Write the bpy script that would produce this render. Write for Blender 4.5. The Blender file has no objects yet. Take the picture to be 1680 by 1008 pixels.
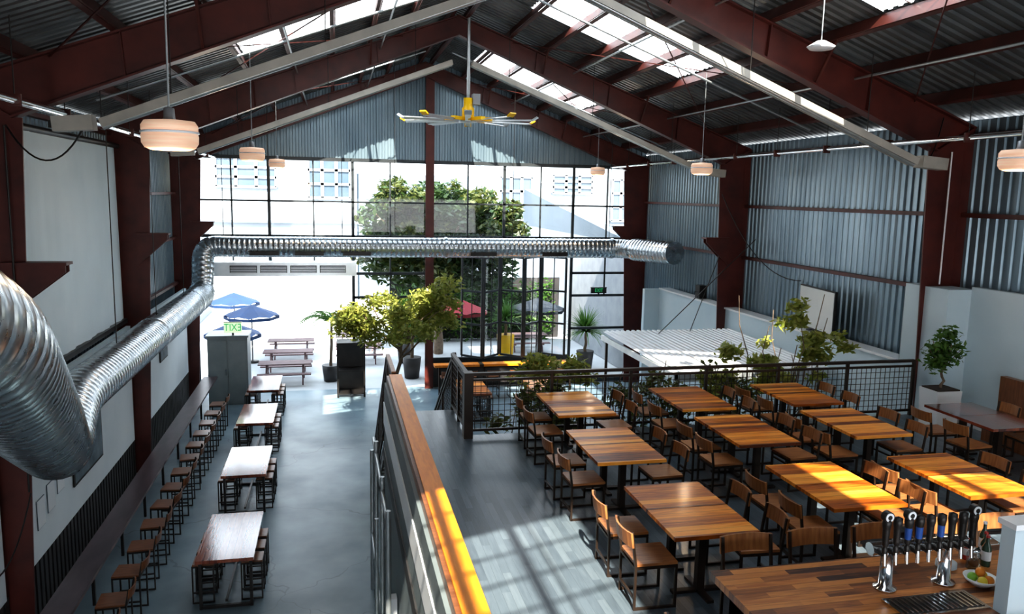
import bpy, math, random
from mathutils import Vector, Matrix
random.seed(7)
scn=bpy.context.scene
# ---------------------------------------------------------------- camera
f=1300.0
cam=bpy.data.cameras.new('camera'); co=bpy.data.objects.new('camera',cam); scn.collection.objects.link(co)
scn.camera=co
cam.sensor_width=36; cam.lens=36*f/1680; cam.clip_end=300
R=Matrix.Rotation(-math.atan(295/1300),3,'Z')@Matrix.Rotation(math.pi/2-math.atan(186/1300),3,'X')@Matrix.Rotation(0.02,3,'Z')
co.matrix_world=Matrix.Translation((0,0,7.1))@R.to_4x4()
scn.view_settings.view_transform='Standard'
try: scn.view_settings.look='Medium High Contrast'
except Exception: scn.view_settings.look='None'
scn.view_settings.exposure=0.45

# ---------------------------------------------------------------- materials
def nt_new(name):
    m=bpy.data.materials.new(name); m.use_nodes=True
    nt=m.node_tree; b=nt.nodes['Principled BSDF']
    return m,nt,b
def N(nt,t,**k):
    n=nt.nodes.new(t)
    for a,v in k.items(): setattr(n,a,v)
    return n
def ramp(nt,c1,c2,p1=0.3,p2=0.7):
    r=N(nt,'ShaderNodeValToRGB'); e=r.color_ramp.elements
    e[0].position=p1; e[0].color=(*c1,1); e[1].position=p2; e[1].color=(*c2,1); return r
def pm(name,c1,c2=None,scale=3.0,rough=0.5,metal=0.0,bump=0.0,stretch=(1,1,1),rough2=None,spec=None,em=0,cracks=False):
    m,nt,b=nt_new(name)
    if c2 is None: c2=tuple(x*0.8 for x in c1)
    tc=N(nt,'ShaderNodeTexCoord'); mp=N(nt,'ShaderNodeMapping'); mp.inputs['Scale'].default_value=stretch
    nt.links.new(tc.outputs['Object'],mp.inputs[0])
    no=N(nt,'ShaderNodeTexNoise'); no.inputs['Scale'].default_value=scale; no.inputs['Detail'].default_value=7 if cracks else 5
    nt.links.new(mp.outputs[0],no.inputs['Vector'])
    r=ramp(nt,c1,c2); nt.links.new(no.outputs['Fac'],r.inputs[0]); col=r.outputs[0]
    if cracks:
        dn=N(nt,'ShaderNodeTexNoise'); dn.inputs['Scale'].default_value=1.5; nt.links.new(mp.outputs[0],dn.inputs['Vector'])
        av=N(nt,'ShaderNodeVectorMath',operation='MULTIPLY_ADD'); nt.links.new(dn.outputs['Color'],av.inputs[0]); av.inputs[1].default_value=(.9,.9,0); nt.links.new(mp.outputs[0],av.inputs[2])
        vo=N(nt,'ShaderNodeTexVoronoi',feature='DISTANCE_TO_EDGE'); vo.inputs['Scale'].default_value=0.22; nt.links.new(av.outputs[0],vo.inputs['Vector'])
        lt=N(nt,'ShaderNodeMath',operation='LESS_THAN'); nt.links.new(vo.outputs['Distance'],lt.inputs[0]); lt.inputs[1].default_value=0.002
        ml=N(nt,'ShaderNodeMath',operation='MULTIPLY'); nt.links.new(lt.outputs[0],ml.inputs[0]); ml.inputs[1].default_value=.35
        mc=N(nt,'ShaderNodeMixRGB'); nt.links.new(ml.outputs[0],mc.inputs[0]); nt.links.new(col,mc.inputs[1]); mc.inputs[2].default_value=(.05,.06,.065,1); col=mc.outputs[0]
    nt.links.new(col,b.inputs['Base Color'])
    b.inputs['Roughness'].default_value=rough; b.inputs['Metallic'].default_value=metal
    if em: nt.links.new(col,b.inputs['Emission Color']); b.inputs['Emission Strength'].default_value=em
    if rough2 is not None:
        mr=N(nt,'ShaderNodeMapRange'); mr.inputs['To Min'].default_value=rough; mr.inputs['To Max'].default_value=rough2
        nt.links.new(no.outputs['Fac'],mr.inputs['Value']); nt.links.new(mr.outputs[0],b.inputs['Roughness'])
    if bump>0:
        bu=N(nt,'ShaderNodeBump'); bu.inputs['Strength'].default_value=bump; bu.inputs['Distance'].default_value=0.02
        nt.links.new(no.outputs['Fac'],bu.inputs['Height']); nt.links.new(bu.outputs[0],b.inputs['Normal'])
    if spec is not None: b.inputs['Specular IOR Level'].default_value=spec
    return m
def planks(name,cols,bw=0.12,axis='Y',rough=0.25,lenm=0.0,coat=0.3,gap=(0.02,0.01,0.005),kb=0.5,kn=0.55):
    m,nt,b=nt_new(name); L=nt.links.new
    tc=N(nt,'ShaderNodeTexCoord'); sx=N(nt,'ShaderNodeSeparateXYZ'); L(tc.outputs['Object'],sx.inputs[0])
    oi=N(nt,'ShaderNodeObjectInfo')
    o1,o2=('Y','X') if axis=='Y' else ('X','Y')
    dv=N(nt,'ShaderNodeMath',operation='DIVIDE'); L(sx.outputs[o1],dv.inputs[0]); dv.inputs[1].default_value=bw
    fl=N(nt,'ShaderNodeMath',operation='FLOOR'); L(dv.outputs[0],fl.inputs[0])
    fr=N(nt,'ShaderNodeMath',operation='FRACT'); L(dv.outputs[0],fr.inputs[0])
    cx=N(nt,'ShaderNodeCombineXYZ'); L(fl.outputs[0],cx.inputs[0]); L(oi.outputs['Random'],cx.inputs[1])
    if lenm>0:
        off=N(nt,'ShaderNodeMath',operation='MULTIPLY'); L(fl.outputs[0],off.inputs[0]); off.inputs[1].default_value=0.37*lenm*1.7
        ad=N(nt,'ShaderNodeMath',operation='ADD'); L(sx.outputs[o2],ad.inputs[0]); L(off.outputs[0],ad.inputs[1])
        d2=N(nt,'ShaderNodeMath',operation='DIVIDE'); L(ad.outputs[0],d2.inputs[0]); d2.inputs[1].default_value=lenm
        f2=N(nt,'ShaderNodeMath',operation='FLOOR'); L(d2.outputs[0],f2.inputs[0]); L(f2.outputs[0],cx.inputs[2])
    wn=N(nt,'ShaderNodeTexWhiteNoise'); L(cx.outputs[0],wn.inputs['Vector'])
    mp=N(nt,'ShaderNodeMapping'); mp.inputs['Scale'].default_value=(3,25,3) if axis=='Y' else (25,3,3)
    av=N(nt,'ShaderNodeVectorMath',operation='ADD'); L(tc.outputs['Object'],av.inputs[0]); L(wn.outputs['Color'],av.inputs[1])
    L(av.outputs[0],mp.inputs[0])
    no=N(nt,'ShaderNodeTexNoise'); no.inputs['Scale'].default_value=1.0; no.inputs['Detail'].default_value=6; no.inputs['Distortion'].default_value=0.6
    L(mp.outputs[0],no.inputs['Vector'])
    mx=N(nt,'ShaderNodeMath',operation='MULTIPLY_ADD'); L(no.outputs['Fac'],mx.inputs[0]); mx.inputs[1].default_value=kn
    m2=N(nt,'ShaderNodeMath',operation='MULTIPLY_ADD'); L(wn.outputs['Value'],m2.inputs[0]); m2.inputs[1].default_value=kb; m2.inputs[2].default_value=(1-kb-kn)/2-.03
    L(m2.outputs[0],mx.inputs[2])
    r=N(nt,'ShaderNodeValToRGB'); e=r.color_ramp.elements
    while len(e)<len(cols): e.new(0.5)
    for i,c in enumerate(cols): e[i].position=0.15+0.7*i/(len(cols)-1); e[i].color=(*c,1)
    L(mx.outputs[0],r.inputs[0])
    gp=N(nt,'ShaderNodeMath',operation='LESS_THAN'); L(fr.outputs[0],gp.inputs[0]); gp.inputs[1].default_value=0.03
    mc=N(nt,'ShaderNodeMixRGB'); L(gp.outputs[0],mc.inputs[0]); L(r.outputs[0],mc.inputs[1]); mc.inputs[2].default_value=(*gap,1)
    L(mc.outputs[0],b.inputs['Base Color'])
    b.inputs['Roughness'].default_value=rough
    b.inputs['Coat Weight'].default_value=coat; b.inputs['Coat Roughness'].default_value=0.12
    bu=N(nt,'ShaderNodeBump'); bu.inputs['Strength'].default_value=0.15; bu.inputs['Distance'].default_value=0.01
    L(no.outputs['Fac'],bu.inputs['Height']); L(bu.outputs[0],b.inputs['Normal'])
    return m
def emis(name,c,s):
    m,nt,b=nt_new(name); b.inputs['Base Color'].default_value=(*c,1); b.inputs['Emission Color'].default_value=(*c,1); b.inputs['Emission Strength'].default_value=s
    return m
def glassy(name,tint,gl=0.08):
    m,nt,b=nt_new(name); nt.nodes.remove(b); o=nt.nodes['Material Output']
    t=N(nt,'ShaderNodeBsdfTransparent'); t.inputs[0].default_value=(*tint,1); g=N(nt,'ShaderNodeBsdfGlossy'); g.inputs['Roughness'].default_value=0.03
    mx=N(nt,'ShaderNodeMixShader'); mx.inputs[0].default_value=gl
    nt.links.new(t.outputs[0],mx.inputs[1]); nt.links.new(g.outputs[0],mx.inputs[2]); nt.links.new(mx.outputs[0],o.inputs[0]); return m
def leafm(name,c1,c2):
    m,nt,b=nt_new(name); o=nt.nodes['Material Output']
    tc=N(nt,'ShaderNodeTexCoord'); no=N(nt,'ShaderNodeTexNoise'); no.inputs['Scale'].default_value=6; nt.links.new(tc.outputs['Object'],no.inputs['Vector'])
    r=ramp(nt,c1,c2); nt.links.new(no.outputs['Fac'],r.inputs[0]); nt.links.new(r.outputs[0],b.inputs['Base Color']); b.inputs['Roughness'].default_value=0.45
    t=N(nt,'ShaderNodeBsdfTranslucent'); nt.links.new(r.outputs[0],t.inputs[0])
    mx=N(nt,'ShaderNodeMixShader'); mx.inputs[0].default_value=0.35
    nt.links.new(b.outputs[0],mx.inputs[1]); nt.links.new(t.outputs[0],mx.inputs[2]); nt.links.new(mx.outputs[0],o.inputs[0]); return m

M={}
M['red']=pm('red_oxide_steel',(0.115,0.022,0.015),(0.06,0.012,0.009),2.5,0.45)
M['reddk']=pm('red_oxide_purlin',(0.10,0.022,0.015),(0.05,0.013,0.01),2.5,0.5)
M['corr']=pm('corrugated_bluegrey',(0.25,0.325,0.37),(0.155,0.22,0.265),1.2,0.33,0.5,stretch=(1,1,0.25))
M['corrroof']=pm('corrugated_roof_steel',(0.15,0.16,0.16),(0.07,0.075,0.08),1.0,0.38,0.55)
M['conc']=pm('polished_concrete',(0.235,0.315,0.36),(0.11,0.165,0.20),0.7,0.27,0.0,0.05,rough2=0.5,cracks=True)
M['concout']=pm('patio_concrete',(0.55,0.56,0.56),(0.42,0.43,0.44),0.6,0.8)
M['deck']=planks('deck_boards',[(0.06,0.08,0.10),(0.10,0.13,0.155),(0.145,0.18,0.205)],0.09,'X',0.30,1.1,0.1,gap=(0.04,0.05,0.06))
M['white']=pm('white_paint',(0.62,0.73,0.78),(0.54,0.66,0.72),1.0,0.6)
M['panel']=pm('white_wainscot',(0.78,0.83,0.85),(0.70,0.76,0.79),1.0,0.6)
M['fabric']=pm('screen_canvas',(0.74,0.84,0.88),(0.64,0.75,0.80),0.5,0.8)
M['greywall']=pm('grey_green_paint',(0.17,0.205,0.21),(0.125,0.15,0.16),1.5,0.5)
M['steel']=pm('galvanized_steel',(0.66,0.70,0.73),(0.44,0.49,0.53),5,0.2,0.95,rough2=0.36)
M['pipe']=pm('grey_pipe',(0.50,0.53,0.54),(0.36,0.39,0.40),5,0.3,0.7)
M['heater']=pm('heater_cream',(0.46,0.435,0.385),(0.33,0.315,0.28),3,0.4,0.1)
M['black']=pm('black_steel',(0.02,0.019,0.018),(0.035,0.03,0.028),6,0.4,0.4)
M['brown']=pm('brown_steel',(0.042,0.026,0.018),(0.028,0.018,0.013),6,0.4,0.3)
M['frame']=pm('window_frame_steel',(0.05,0.06,0.065),(0.035,0.04,0.045),3,0.45,0.3)
M['table']=planks('honey_wood',[(0.10,0.018,0.002),(0.45,0.11,0.008),(0.86,0.30,0.028),(1.0,0.45,0.08)],0.105,'Y',0.34,coat=0.15,kb=.62,kn=.6)
M['tabledk']=planks('reclaimed_wood',[(0.05,0.012,0.008),(0.22,0.05,0.025),(0.38,0.12,0.06)],0.12,'X',0.12,coat=0.9)
M['seat']=pm('chair_wood',(0.40,0.17,0.058),(0.23,0.085,0.03),4,0.35,stretch=(1,8,1))
M['seatdk']=pm('stool_wood',(0.24,0.095,0.04),(0.13,0.048,0.02),4,0.3,stretch=(1,8,1))
M['capo']=planks('orange_rail_cap',[(0.60,0.16,0.006),(0.88,0.29,0.012),(0.95,0.38,0.03)],5.0,'X',0.4,coat=.1)
M['ledge']=pm('dark_ledge_wood',(0.09,0.06,0.07),(0.045,0.03,0.035),5,0.3,stretch=(1,.3,1))
M['bar']=planks('bar_planks',[(0.05,0.012,0.004),(0.30,0.09,0.018),(0.62,0.24,0.055),(0.40,0.12,0.022)],0.075,'Y',0.3,0.7,0.3,kb=.65)
M['chrome']=pm('chrome',(0.75,0.76,0.78),(0.7,0.7,0.7),5,0.12,1.0)
M['yellow']=pm('fan_yellow',(0.95,0.58,0.01),(0.85,0.48,0.01),3,0.4)
M['alum']=pm('aluminium',(0.72,0.75,0.76),(0.6,0.63,0.65),3,0.3,0.7)
M['lampwood']=pm('lamp_shade_paper',(0.86,0.60,0.44),(0.72,0.43,0.28),8,0.5,stretch=(.3,.3,5),em=0.3)
M['lamptop']=pm('lamp_metal_cap',(0.35,0.36,0.37),(0.28,0.29,0.3),3,0.4,0.5)
M['glass']=glassy('window_glass',(0.95,0.98,1.0),0.05)
M['leaf1']=leafm('leaf_yellowgreen',(0.16,0.23,0.03),(0.46,0.44,0.12))
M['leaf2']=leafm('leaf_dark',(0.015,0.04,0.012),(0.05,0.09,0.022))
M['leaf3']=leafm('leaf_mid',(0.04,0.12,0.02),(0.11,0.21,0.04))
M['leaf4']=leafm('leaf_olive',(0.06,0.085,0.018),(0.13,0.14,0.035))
M['bark']=pm('bark',(0.22,0.16,0.11),(0.12,0.085,0.06),8,0.8,bump=0.4)
M['soil']=pm('soil',(0.05,0.035,0.025),(0.03,0.02,0.015),10,0.9)
M['blue']=pm('umbrella_blue',(0.012,0.045,0.13),(0.01,0.03,0.09),2,0.7)
M['redfab']=pm('umbrella_red',(0.32,0.012,0.025),(0.22,0.008,0.015),2,0.7)
M['dkfab']=pm('umbrella_black',(0.03,0.035,0.045),(0.02,0.024,0.03),2,0.7)
M['greybox']=pm('grey_metal_door',(0.26,0.30,0.31),(0.20,0.24,0.25),2,0.4,0.2)
M['picnic']=pm('picnic_wood',(0.17,0.10,0.10),(0.12,0.07,0.07),3,0.6)
M['facade']=pm('stucco_white',(0.36,0.39,0.42),(0.29,0.32,0.36),0.3,0.8)
M['facade2']=pm('stucco_grey',(0.16,0.19,0.22),(0.12,0.15,0.18),0.3,0.8)
M['winfar']=pm('facade_glass',(0.10,0.13,0.16),(0.06,0.09,0.12),0.5,0.2)
M['green']=emis('exit_green',(0.02,0.35,0.12),0.6)
M['signw']=emis('exit_sign_face',(0.75,0.9,0.6),0.5)
M['ceramic']=pm('white_ceramic',(0.85,0.87,0.88),(0.8,0.82,0.84),2,0.3)
M['orangef']=pm('orange_peel',(0.85,0.30,0.03),(0.8,0.25,0.02),20,0.4,bump=0.1)
M['limef']=pm('lime_peel',(0.25,0.50,0.06),(0.2,0.42,0.04),20,0.4,bump=0.1)
M['lemonf']=pm('lemon_peel',(0.85,0.65,0.08),(0.8,0.6,0.05),20,0.4,bump=0.1)
M['btl']=pm('bottle_glass_dark',(0.05,0.09,0.06),(0.03,0.06,0.04),2,0.08)
M['jar']=glassy('jar_glass',(0.75,0.82,0.82),0.2)
M['red2']=pm('bottle_cap_red',(0.5,0.04,0.03),(0.4,0.03,0.02),2,0.4)
M['tapblue']=pm('tap_handle_blue',(0.03,0.10,0.35),(0.02,0.07,0.28),2,0.3)
M['pict']=pm('wall_picture',(0.20,0.26,0.30),(0.06,0.09,0.11),3,0.5)
M['screen']=pm('tv_screen_reflecting',(0.66,0.68,0.66),(0.55,0.58,0.58),0.8,0.25)  # pale grey is the reflection on the screen, painted as base colour
M['slat']=pm('dark_slats',(0.045,0.04,0.04),(0.02,0.02,0.02),2,0.5)
M['brick']=pm('fence_grey',(0.36,0.38,0.40),(0.28,0.30,0.33),2,0.7)
def skym():
    m,nt,b=nt_new('skylight_fiberglass'); nt.nodes.remove(b); o=nt.nodes['Material Output']
    t=N(nt,'ShaderNodeBsdfTransparent'); t.inputs[0].default_value=(1,1,1,1); g=N(nt,'ShaderNodeBsdfTranslucent'); g.inputs[0].default_value=(.9,.93,.95,1)
    mx=N(nt,'ShaderNodeMixShader'); mx.inputs[0].default_value=0.2
    nt.links.new(t.outputs[0],mx.inputs[1]); nt.links.new(g.outputs[0],mx.inputs[2]); nt.links.new(mx.outputs[0],o.inputs[0]); return m
M['sky']=skym()

# ---------------------------------------------------------------- mesh builder
class B:
    def __init__(s): s.v=[];s.f=[];s.mi=[];s.sm=[];s.mats=[]
    def mid(s,k):
        m=M[k]
        if m not in s.mats: s.mats.append(m)
        return s.mats.index(m)
    def add(s,vs,fs,k,smooth=False):
        o=len(s.v); s.v+= [tuple(p) for p in vs]; i=s.mid(k)
        for q in fs: s.f.append([o+j for j in q]); s.mi.append(i); s.sm.append(smooth)
    def box(s,x0,x1,y0,y1,z0,z1,k):
        vs=[(x,y,z) for x in (x0,x1) for y in (y0,y1) for z in (z0,z1)]
        s.add(vs,[(0,1,3,2),(4,6,7,5),(0,4,5,1),(2,3,7,6),(0,2,6,4),(1,5,7,3)],k)
    def beam(s,p0,p1,w,h,k,up=(0,0,1)):
        p0=Vector(p0);p1=Vector(p1);d=(p1-p0).normalized(); up=Vector(up)
        if abs(d.dot(up))>0.98: up=Vector((0,1,0))
        r=d.cross(up).normalized(); u=r.cross(d)
        vs=[p+r*a*w/2+u*b*h/2 for p in (p0,p1) for a,b in ((-1,-1),(1,-1),(1,1),(-1,1))]
        s.add(vs,[(0,3,2,1),(4,5,6,7),(0,1,5,4),(1,2,6,5),(2,3,7,6),(3,0,4,7)],k)
    def sweep(s,pts,rad,k,n=12,caps=True,smooth=True):
        pts=[Vector(p) for p in pts]
        if not hasattr(rad,'__len__'): rad=[rad]*len(pts)
        ref=None; vs=[]
        for i,p in enumerate(pts):
            a=pts[max(i-1,0)]; b=pts[min(i+1,len(pts)-1)]; t=(b-a).normalized()
            if ref is None:
                ref=Vector((0,0,1)) if abs(t.z)<.9 else Vector((1,0,0))
            r=t.cross(ref).normalized(); u=r.cross(t).normalized(); ref=u
            for j in range(n):
                an=2*math.pi*j/n; vs.append(p+(r*math.cos(an)+u*math.sin(an))*rad[i])
        fs=[]
        for i in range(len(pts)-1):
            for j in range(n):
                k2=(j+1)%n; fs.append((i*n+j,i*n+k2,(i+1)*n+k2,(i+1)*n+j))
        s.add(vs,fs,k,smooth)
        if caps:
            s.add(vs[:n],[tuple(range(n))[::-1]],k); s.add(vs[-n:],[tuple(range(n))],k)
    def tube(s,p0,p1,r,k,n=8): s.sweep([p0,p1],r,k,n)
    def lathe(s,prof,c,k,n=20,smooth=True):
        c=Vector(c); vs=[]
        for r,z in prof:
            for j in range(n):
                a=2*math.pi*j/n; vs.append(c+Vector((r*math.cos(a),r*math.sin(a),z)))
        fs=[]
        for i in range(len(prof)-1):
            for j in range(n):
                k2=(j+1)%n; fs.append((i*n+j,i*n+k2,(i+1)*n+k2,(i+1)*n+j))
        s.add(vs,fs,k,smooth)
    def prism(s,pts,a0,a1,k,axis='y'):
        n=len(pts)
        if axis=='y': vs=[(p[0],a0,p[1]) for p in pts]+[(p[0],a1,p[1]) for p in pts]
        elif axis=='x': vs=[(a0,p[0],p[1]) for p in pts]+[(a1,p[0],p[1]) for p in pts]
        else: vs=[(p[0],p[1],a0) for p in pts]+[(p[0],p[1],a1) for p in pts]
        fs=[tuple(range(n)),tuple(range(2*n-1,n-1,-1))]+[(i,(i+1)%n,n+(i+1)%n,n+i) for i in range(n)]
        s.add(vs,fs,k)
    def mesh(s,name):
        me=bpy.data.meshes.new(name); me.from_pydata(s.v,[],s.f)
        for m in s.mats: me.materials.append(m)
        me.polygons.foreach_set('material_index',s.mi); me.polygons.foreach_set('use_smooth',s.sm); me.update(); return me
    def obj(s,name,loc=(0,0,0),rz=0):
        return place(name,s.mesh(name),loc,rz)
def place(name,me,loc=(0,0,0),rz=0):
    o=bpy.data.objects.new(name,me); scn.collection.objects.link(o); o.location=loc; o.rotation_euler=(0,0,rz); return o
def corr(b,O,U,V,lu,lv,Nn,k,pitch=0.2,amp=0.03):
    O=Vector(O);U=Vector(U);V=Vector(V);Nn=Vector(Nn)
    pr=[]; t=0
    while t<lu-1e-6:
        for q,a in ((0,0),(.42,0),(.52,1),(.9,1)):
            tt=t+q*pitch
            if tt<lu: pr.append((tt,a))
        t+=pitch
    pr.append((lu,0))
    vs=[]
    for t,a in pr:
        lvv=lv(t) if callable(lv) else (0,lv)
        vs.append(O+U*t+Nn*a*amp+V*lvv[0]); vs.append(O+U*t+Nn*a*amp+V*lvv[1])
    b.add(vs,[(2*i,2*i+2,2*i+3,2*i+1) for i in range(len(pr)-1)],k)

CX=3.15; YE=28.4; YB=-8.0
WL=CX-8.35; WR=CX+8.35
FR=[-3.4,4.6,12.6,20.6,28.1]
def rz(u): return 11.75-0.37*u
# ---------------------------------------------------------------- shell
b=B(); b.box(WL-0.3,WR+0.3,YB,YE+0.1,-0.25,0,'conc'); b.obj('floor')
b=B(); b.box(-30,45,YE+0.1,75,-0.25,-0.02,'concout'); b.obj('patio_ground')
b=B(); corr(b,(WL,YB,0),(0,1,0),(0,0,1),YE-YB,8.6,(1,0,0),'corr',0.2,0.035)
b.box(WL-0.05,WL-0.03,YB,YE,0,8.6,'corr')
for z in (3.95,5.45,6.9,8.3): b.box(WL+0.035,WL+0.16,YB,YE,z-0.04,z+0.04,'reddk')
b.obj('wall_left')
b=B(); corr(b,(WR,YB,0),(0,1,0),(0,0,1),YE-YB,8.6,(-1,0,0),'corr',0.2,0.035)
b.box(WR+0.03,WR+0.05,YB,YE,0,8.6,'corr')
for z in (5.43,6.87,8.3): b.box(WR-0.16,WR-0.035,YB,YE,z-0.04,z+0.04,'reddk')
b.obj('wall_right')
b=B(); corr(b,(WL,YE,8.17),(1,0,0),(0,0,1),WR-WL,lambda t:(0,rz(abs(WL+t-CX))-8.17),(0,-1,0),'corr',0.2,0.035)
b.box(WL,WR,YE+0.02,YE+0.06,8.17,8.5,'corr')
b.box(WL,WR,YE-0.1,YE+0.06,8.08,8.2,'frame')
b.obj('wall_gable')
b=B(); b.prism([(WL,6.5),(WR,6.5),(WR,rz(8.35)),(CX,rz(0)),(WL,rz(8.35))],YB-0.1,YB,'corr'); b.obj('wall_back_sun_block')  # unseen end wall, closed above to block sun, open below for sky light
# roof
SKY={-1:[0.2,17.0,25.0],1:[0.2,9.7,17.0,25.0]}; SH=1.2
b=B(); bs=B(); bp=B()
for sgn in (-1,1):
    V=Vector((sgn,0,-0.37))
    segs=[]; y=YB
    for c in SKY[sgn]: segs.append((y,c-SH,0)); segs.append((c-SH,c+SH,1)); y=c+SH
    segs.append((y,YE+0.1,0))
    for y0,y1,h in segs:
        rng=[(0,8.6)] if not h else [(0,1.3),(4.95,8.6)]
        for u0,u1 in rng:
            corr(b,(CX+sgn*u0,y0,rz(u0)),(0,1,0),V,y1-y0,u1-u0,(0,0,1),'corrroof',0.22,0.04)
        if h:
            for u0,u1 in ((1.3,3.1),(3.1,4.95)):
                vs=[(CX+sgn*u,yy,rz(u)+0.02) for u,yy in ((u0,y0),(u1,y0),(u1,y1),(u0,y1))]
                bs.add(vs,[(0,1,2,3)],'sky')
                for q in (0.25,0.5,0.75):
                    yy=y0+(y1-y0)*q
                    bs.beam((CX+sgn*u0,yy,rz(u0)),(CX+sgn*u1,yy,rz(u1)),0.03,0.03,'alum')
    for u in (0.18,1.3,2.2,3.1,4.02,4.95,6.1,7.3):
        z=rz(u)-0.12
        bp.beam((CX+sgn*u,YB,z),(CX+sgn*u,YE-0.1,z),0.02,0.2,'reddk',up=(0.37*sgn,0,1))
        bp.beam((CX+sgn*(u+.03),YB,z-0.1),(CX+sgn*(u+.03),YE-0.1,z-0.11),0.08,0.015,'reddk',up=(0.37*sgn,0,1))
b.obj('ceiling'); bs.obj('skylight'); bp.obj('roof_purlins')
# portal frames
for i,y in enumerate(FR):
    b=B()
    for sgn in (-1,1):
        X=lambda u:CX+sgn*u
        ub,uk=7.8,7.5
        zk=11.05-.404*uk
        web=[(8.25,0),(ub,0),(uk,zk),(0,11.05),(0,11.5),(8.25,8.45)]
        pts=[(X(u),z) for u,z in web]
        b.prism(pts[0:3]+[pts[5]],y-0.012,y+0.012,'red')
        b.prism([pts[2],pts[3],pts[4],pts[5]],y-0.012,y+0.012,'red')
        def fl(p,q,w=0.24): b.beam((X(p[0]),y,p[1]),(X(q[0]),y,q[1]),w,0.03,'red',up=(0.3,0,1))
        fl((ub,0),(uk,zk)); fl((8.25,0),(8.25,8.45)); fl((uk,zk),(0,11.05)); fl((8.25,8.45),(0,11.5))
        b.beam((X(uk),y,zk),(X(8.25),y,8.45),0.22,0.03,'red')
        for u in (2,4,6): b.beam((X(u),y,11.05-0.404*u),(X(u+.05),y,11.5-.37*u),0.2,0.015,'red',up=(1,0,0))
        if not(sgn==1 and i<3):
            zz=5.95; ut=6.92 if i==2 else 7.05
            for o in (-.1,.07): b.prism([(X(7.75),zz),(X(ut),zz),(X(ut),zz-.1),(X(7.75),zz-0.75)],y+o,y+o+.03,'red')
            b.box(min(X(7.75),X(ut-.03)),max(X(7.75),X(ut-.03)),y-0.15,y+0.15,zz,zz+0.04,'red')
    b.obj('steel_frame')
b=B()
for sgn in (-1,1):
    for y0,y1 in zip(FR[:-1],FR[1:]):
        b.beam((CX+sgn*1.4,y0,rz(1.4)-.3),(CX+sgn*7.0,y1,rz(7.0)-.3),0.02,0.02,'reddk')
        b.beam((CX+sgn*7.0,y0,rz(7.0)-.3),(CX+sgn*1.4,y1,rz(1.4)-.3),0.02,0.02,'reddk')
        for u in (2.2,4.95):
            for d in (-1,1):
                yy=y1+d*0.05; b.beam((CX+sgn*u,yy,11.05-0.404*u),(CX+sgn*u,yy+d*0.55,rz(u)-.2),0.04,0.04,'reddk')
b.obj('roof_bracing')
b=B(); b.box(CX+0.08,CX+0.30,YE-0.22,YE-0.02,0,11.3,'red'); b.box(CX+0.04,CX+0.34,YE-0.25,YE-0.22,0,11.1,'red'); b.obj('gable_column')
# end window grid
XS=[-4.5,-3.33,-2.12,-.65,.68,1.97,3.34,4.73,6.07,7.43,8.68,10.0,11.1]
b=B()
y0,y1=YE-0.06,YE
for i,x in enumerate(XS):
    w=0.05 if i in (2,4,8,10,12,0) else 0.025
    zb=4.2 if x<0.6 else (3.35 if x<3 else (4.9 if 3.5<x<8.5 else 0.0))
    if x in (.68,8.68): zb=0
    if x==10.0: zb=3.35
    b.box(x-w,x+w,y0,y1,zb,8.1,'frame')
for z,w in ((6.7,.03),(5.5,.05)): b.box(-4.55,11.2,y0,y1,z-w,z+w,'frame')
for xa,xb,zs in ((-4.55,.68,(4.22,)),(.68,3.34,(4.85,4.2,3.35)),(3.34,8.68,(4.9,)),(8.68,11.1,(4.9,4.2,3.35,2.1))):
    for z in zs: b.box(xa,xb,y0,y1,z-.045,z+.045,'frame')
b.box(3.34,8.68,y0-0.06,y1,1.0,1.1,'frame'); b.box(3.34,8.68,y0,y1,0,1.0,'slat')
b.box(8.68,11.1,y0,y1,0.0,0.15,'frame')
b.box(WL,-4.5,y0,y1+0.05,0,8.1,'corr'); b.box(11.1,WR,y0,y1+0.05,0,8.1,'corr')
b.obj('window_1')
b=B()
b.add([(-4.4,YE-.03,4.2),(.68,YE-.03,4.2),(.68,YE-.03,8.1),(-4.4,YE-.03,8.1)],[(0,1,2,3)],'glass')
b.add([(.68,YE-.03,3.35),(3.34,YE-.03,3.35),(3.34,YE-.03,8.1),(.68,YE-.03,8.1)],[(0,1,2,3)],'glass')
b.add([(3.34,YE-.03,4.9),(11.1,YE-.03,4.9),(11.1,YE-.03,8.1),(3.34,YE-.03,8.1)],[(0,1,2,3)],'glass')
b.obj('window_2')
def leaf(p,q,z0,z1,name):
    b=B(); p=Vector(p);q=Vector(q)
    for t in (0,0.5,1):
        c=p.lerp(q,t); w=.07 if t!=.5 else .03; b.beam((c.x,c.y,z0),(c.x,c.y,z1),w,w,'frame')
    for z in (z0,z0+(z1-z0)*.33,z0+(z1-z0)*.66,z1): b.beam((p.x,p.y,z),(q.x,q.y,z),.05,.07,'frame')
    b.add([(p.x,p.y,z0),(q.x,q.y,z0),(q.x,q.y,z1),(p.x,p.y,z1)],[(0,1,2,3)],'glass'); b.obj(name)
lv=[(4.5,28.25),(5.2,27.6),(5.95,28.25),(6.7,27.6),(7.5,28.25),(8.3,27.6)]
for i in range(5): leaf((lv[i][0]+.04,lv[i][1]),(lv[i+1][0]-.04,lv[i+1][1]),1.2,4.82,'door_%d'%(i+1))
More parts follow.
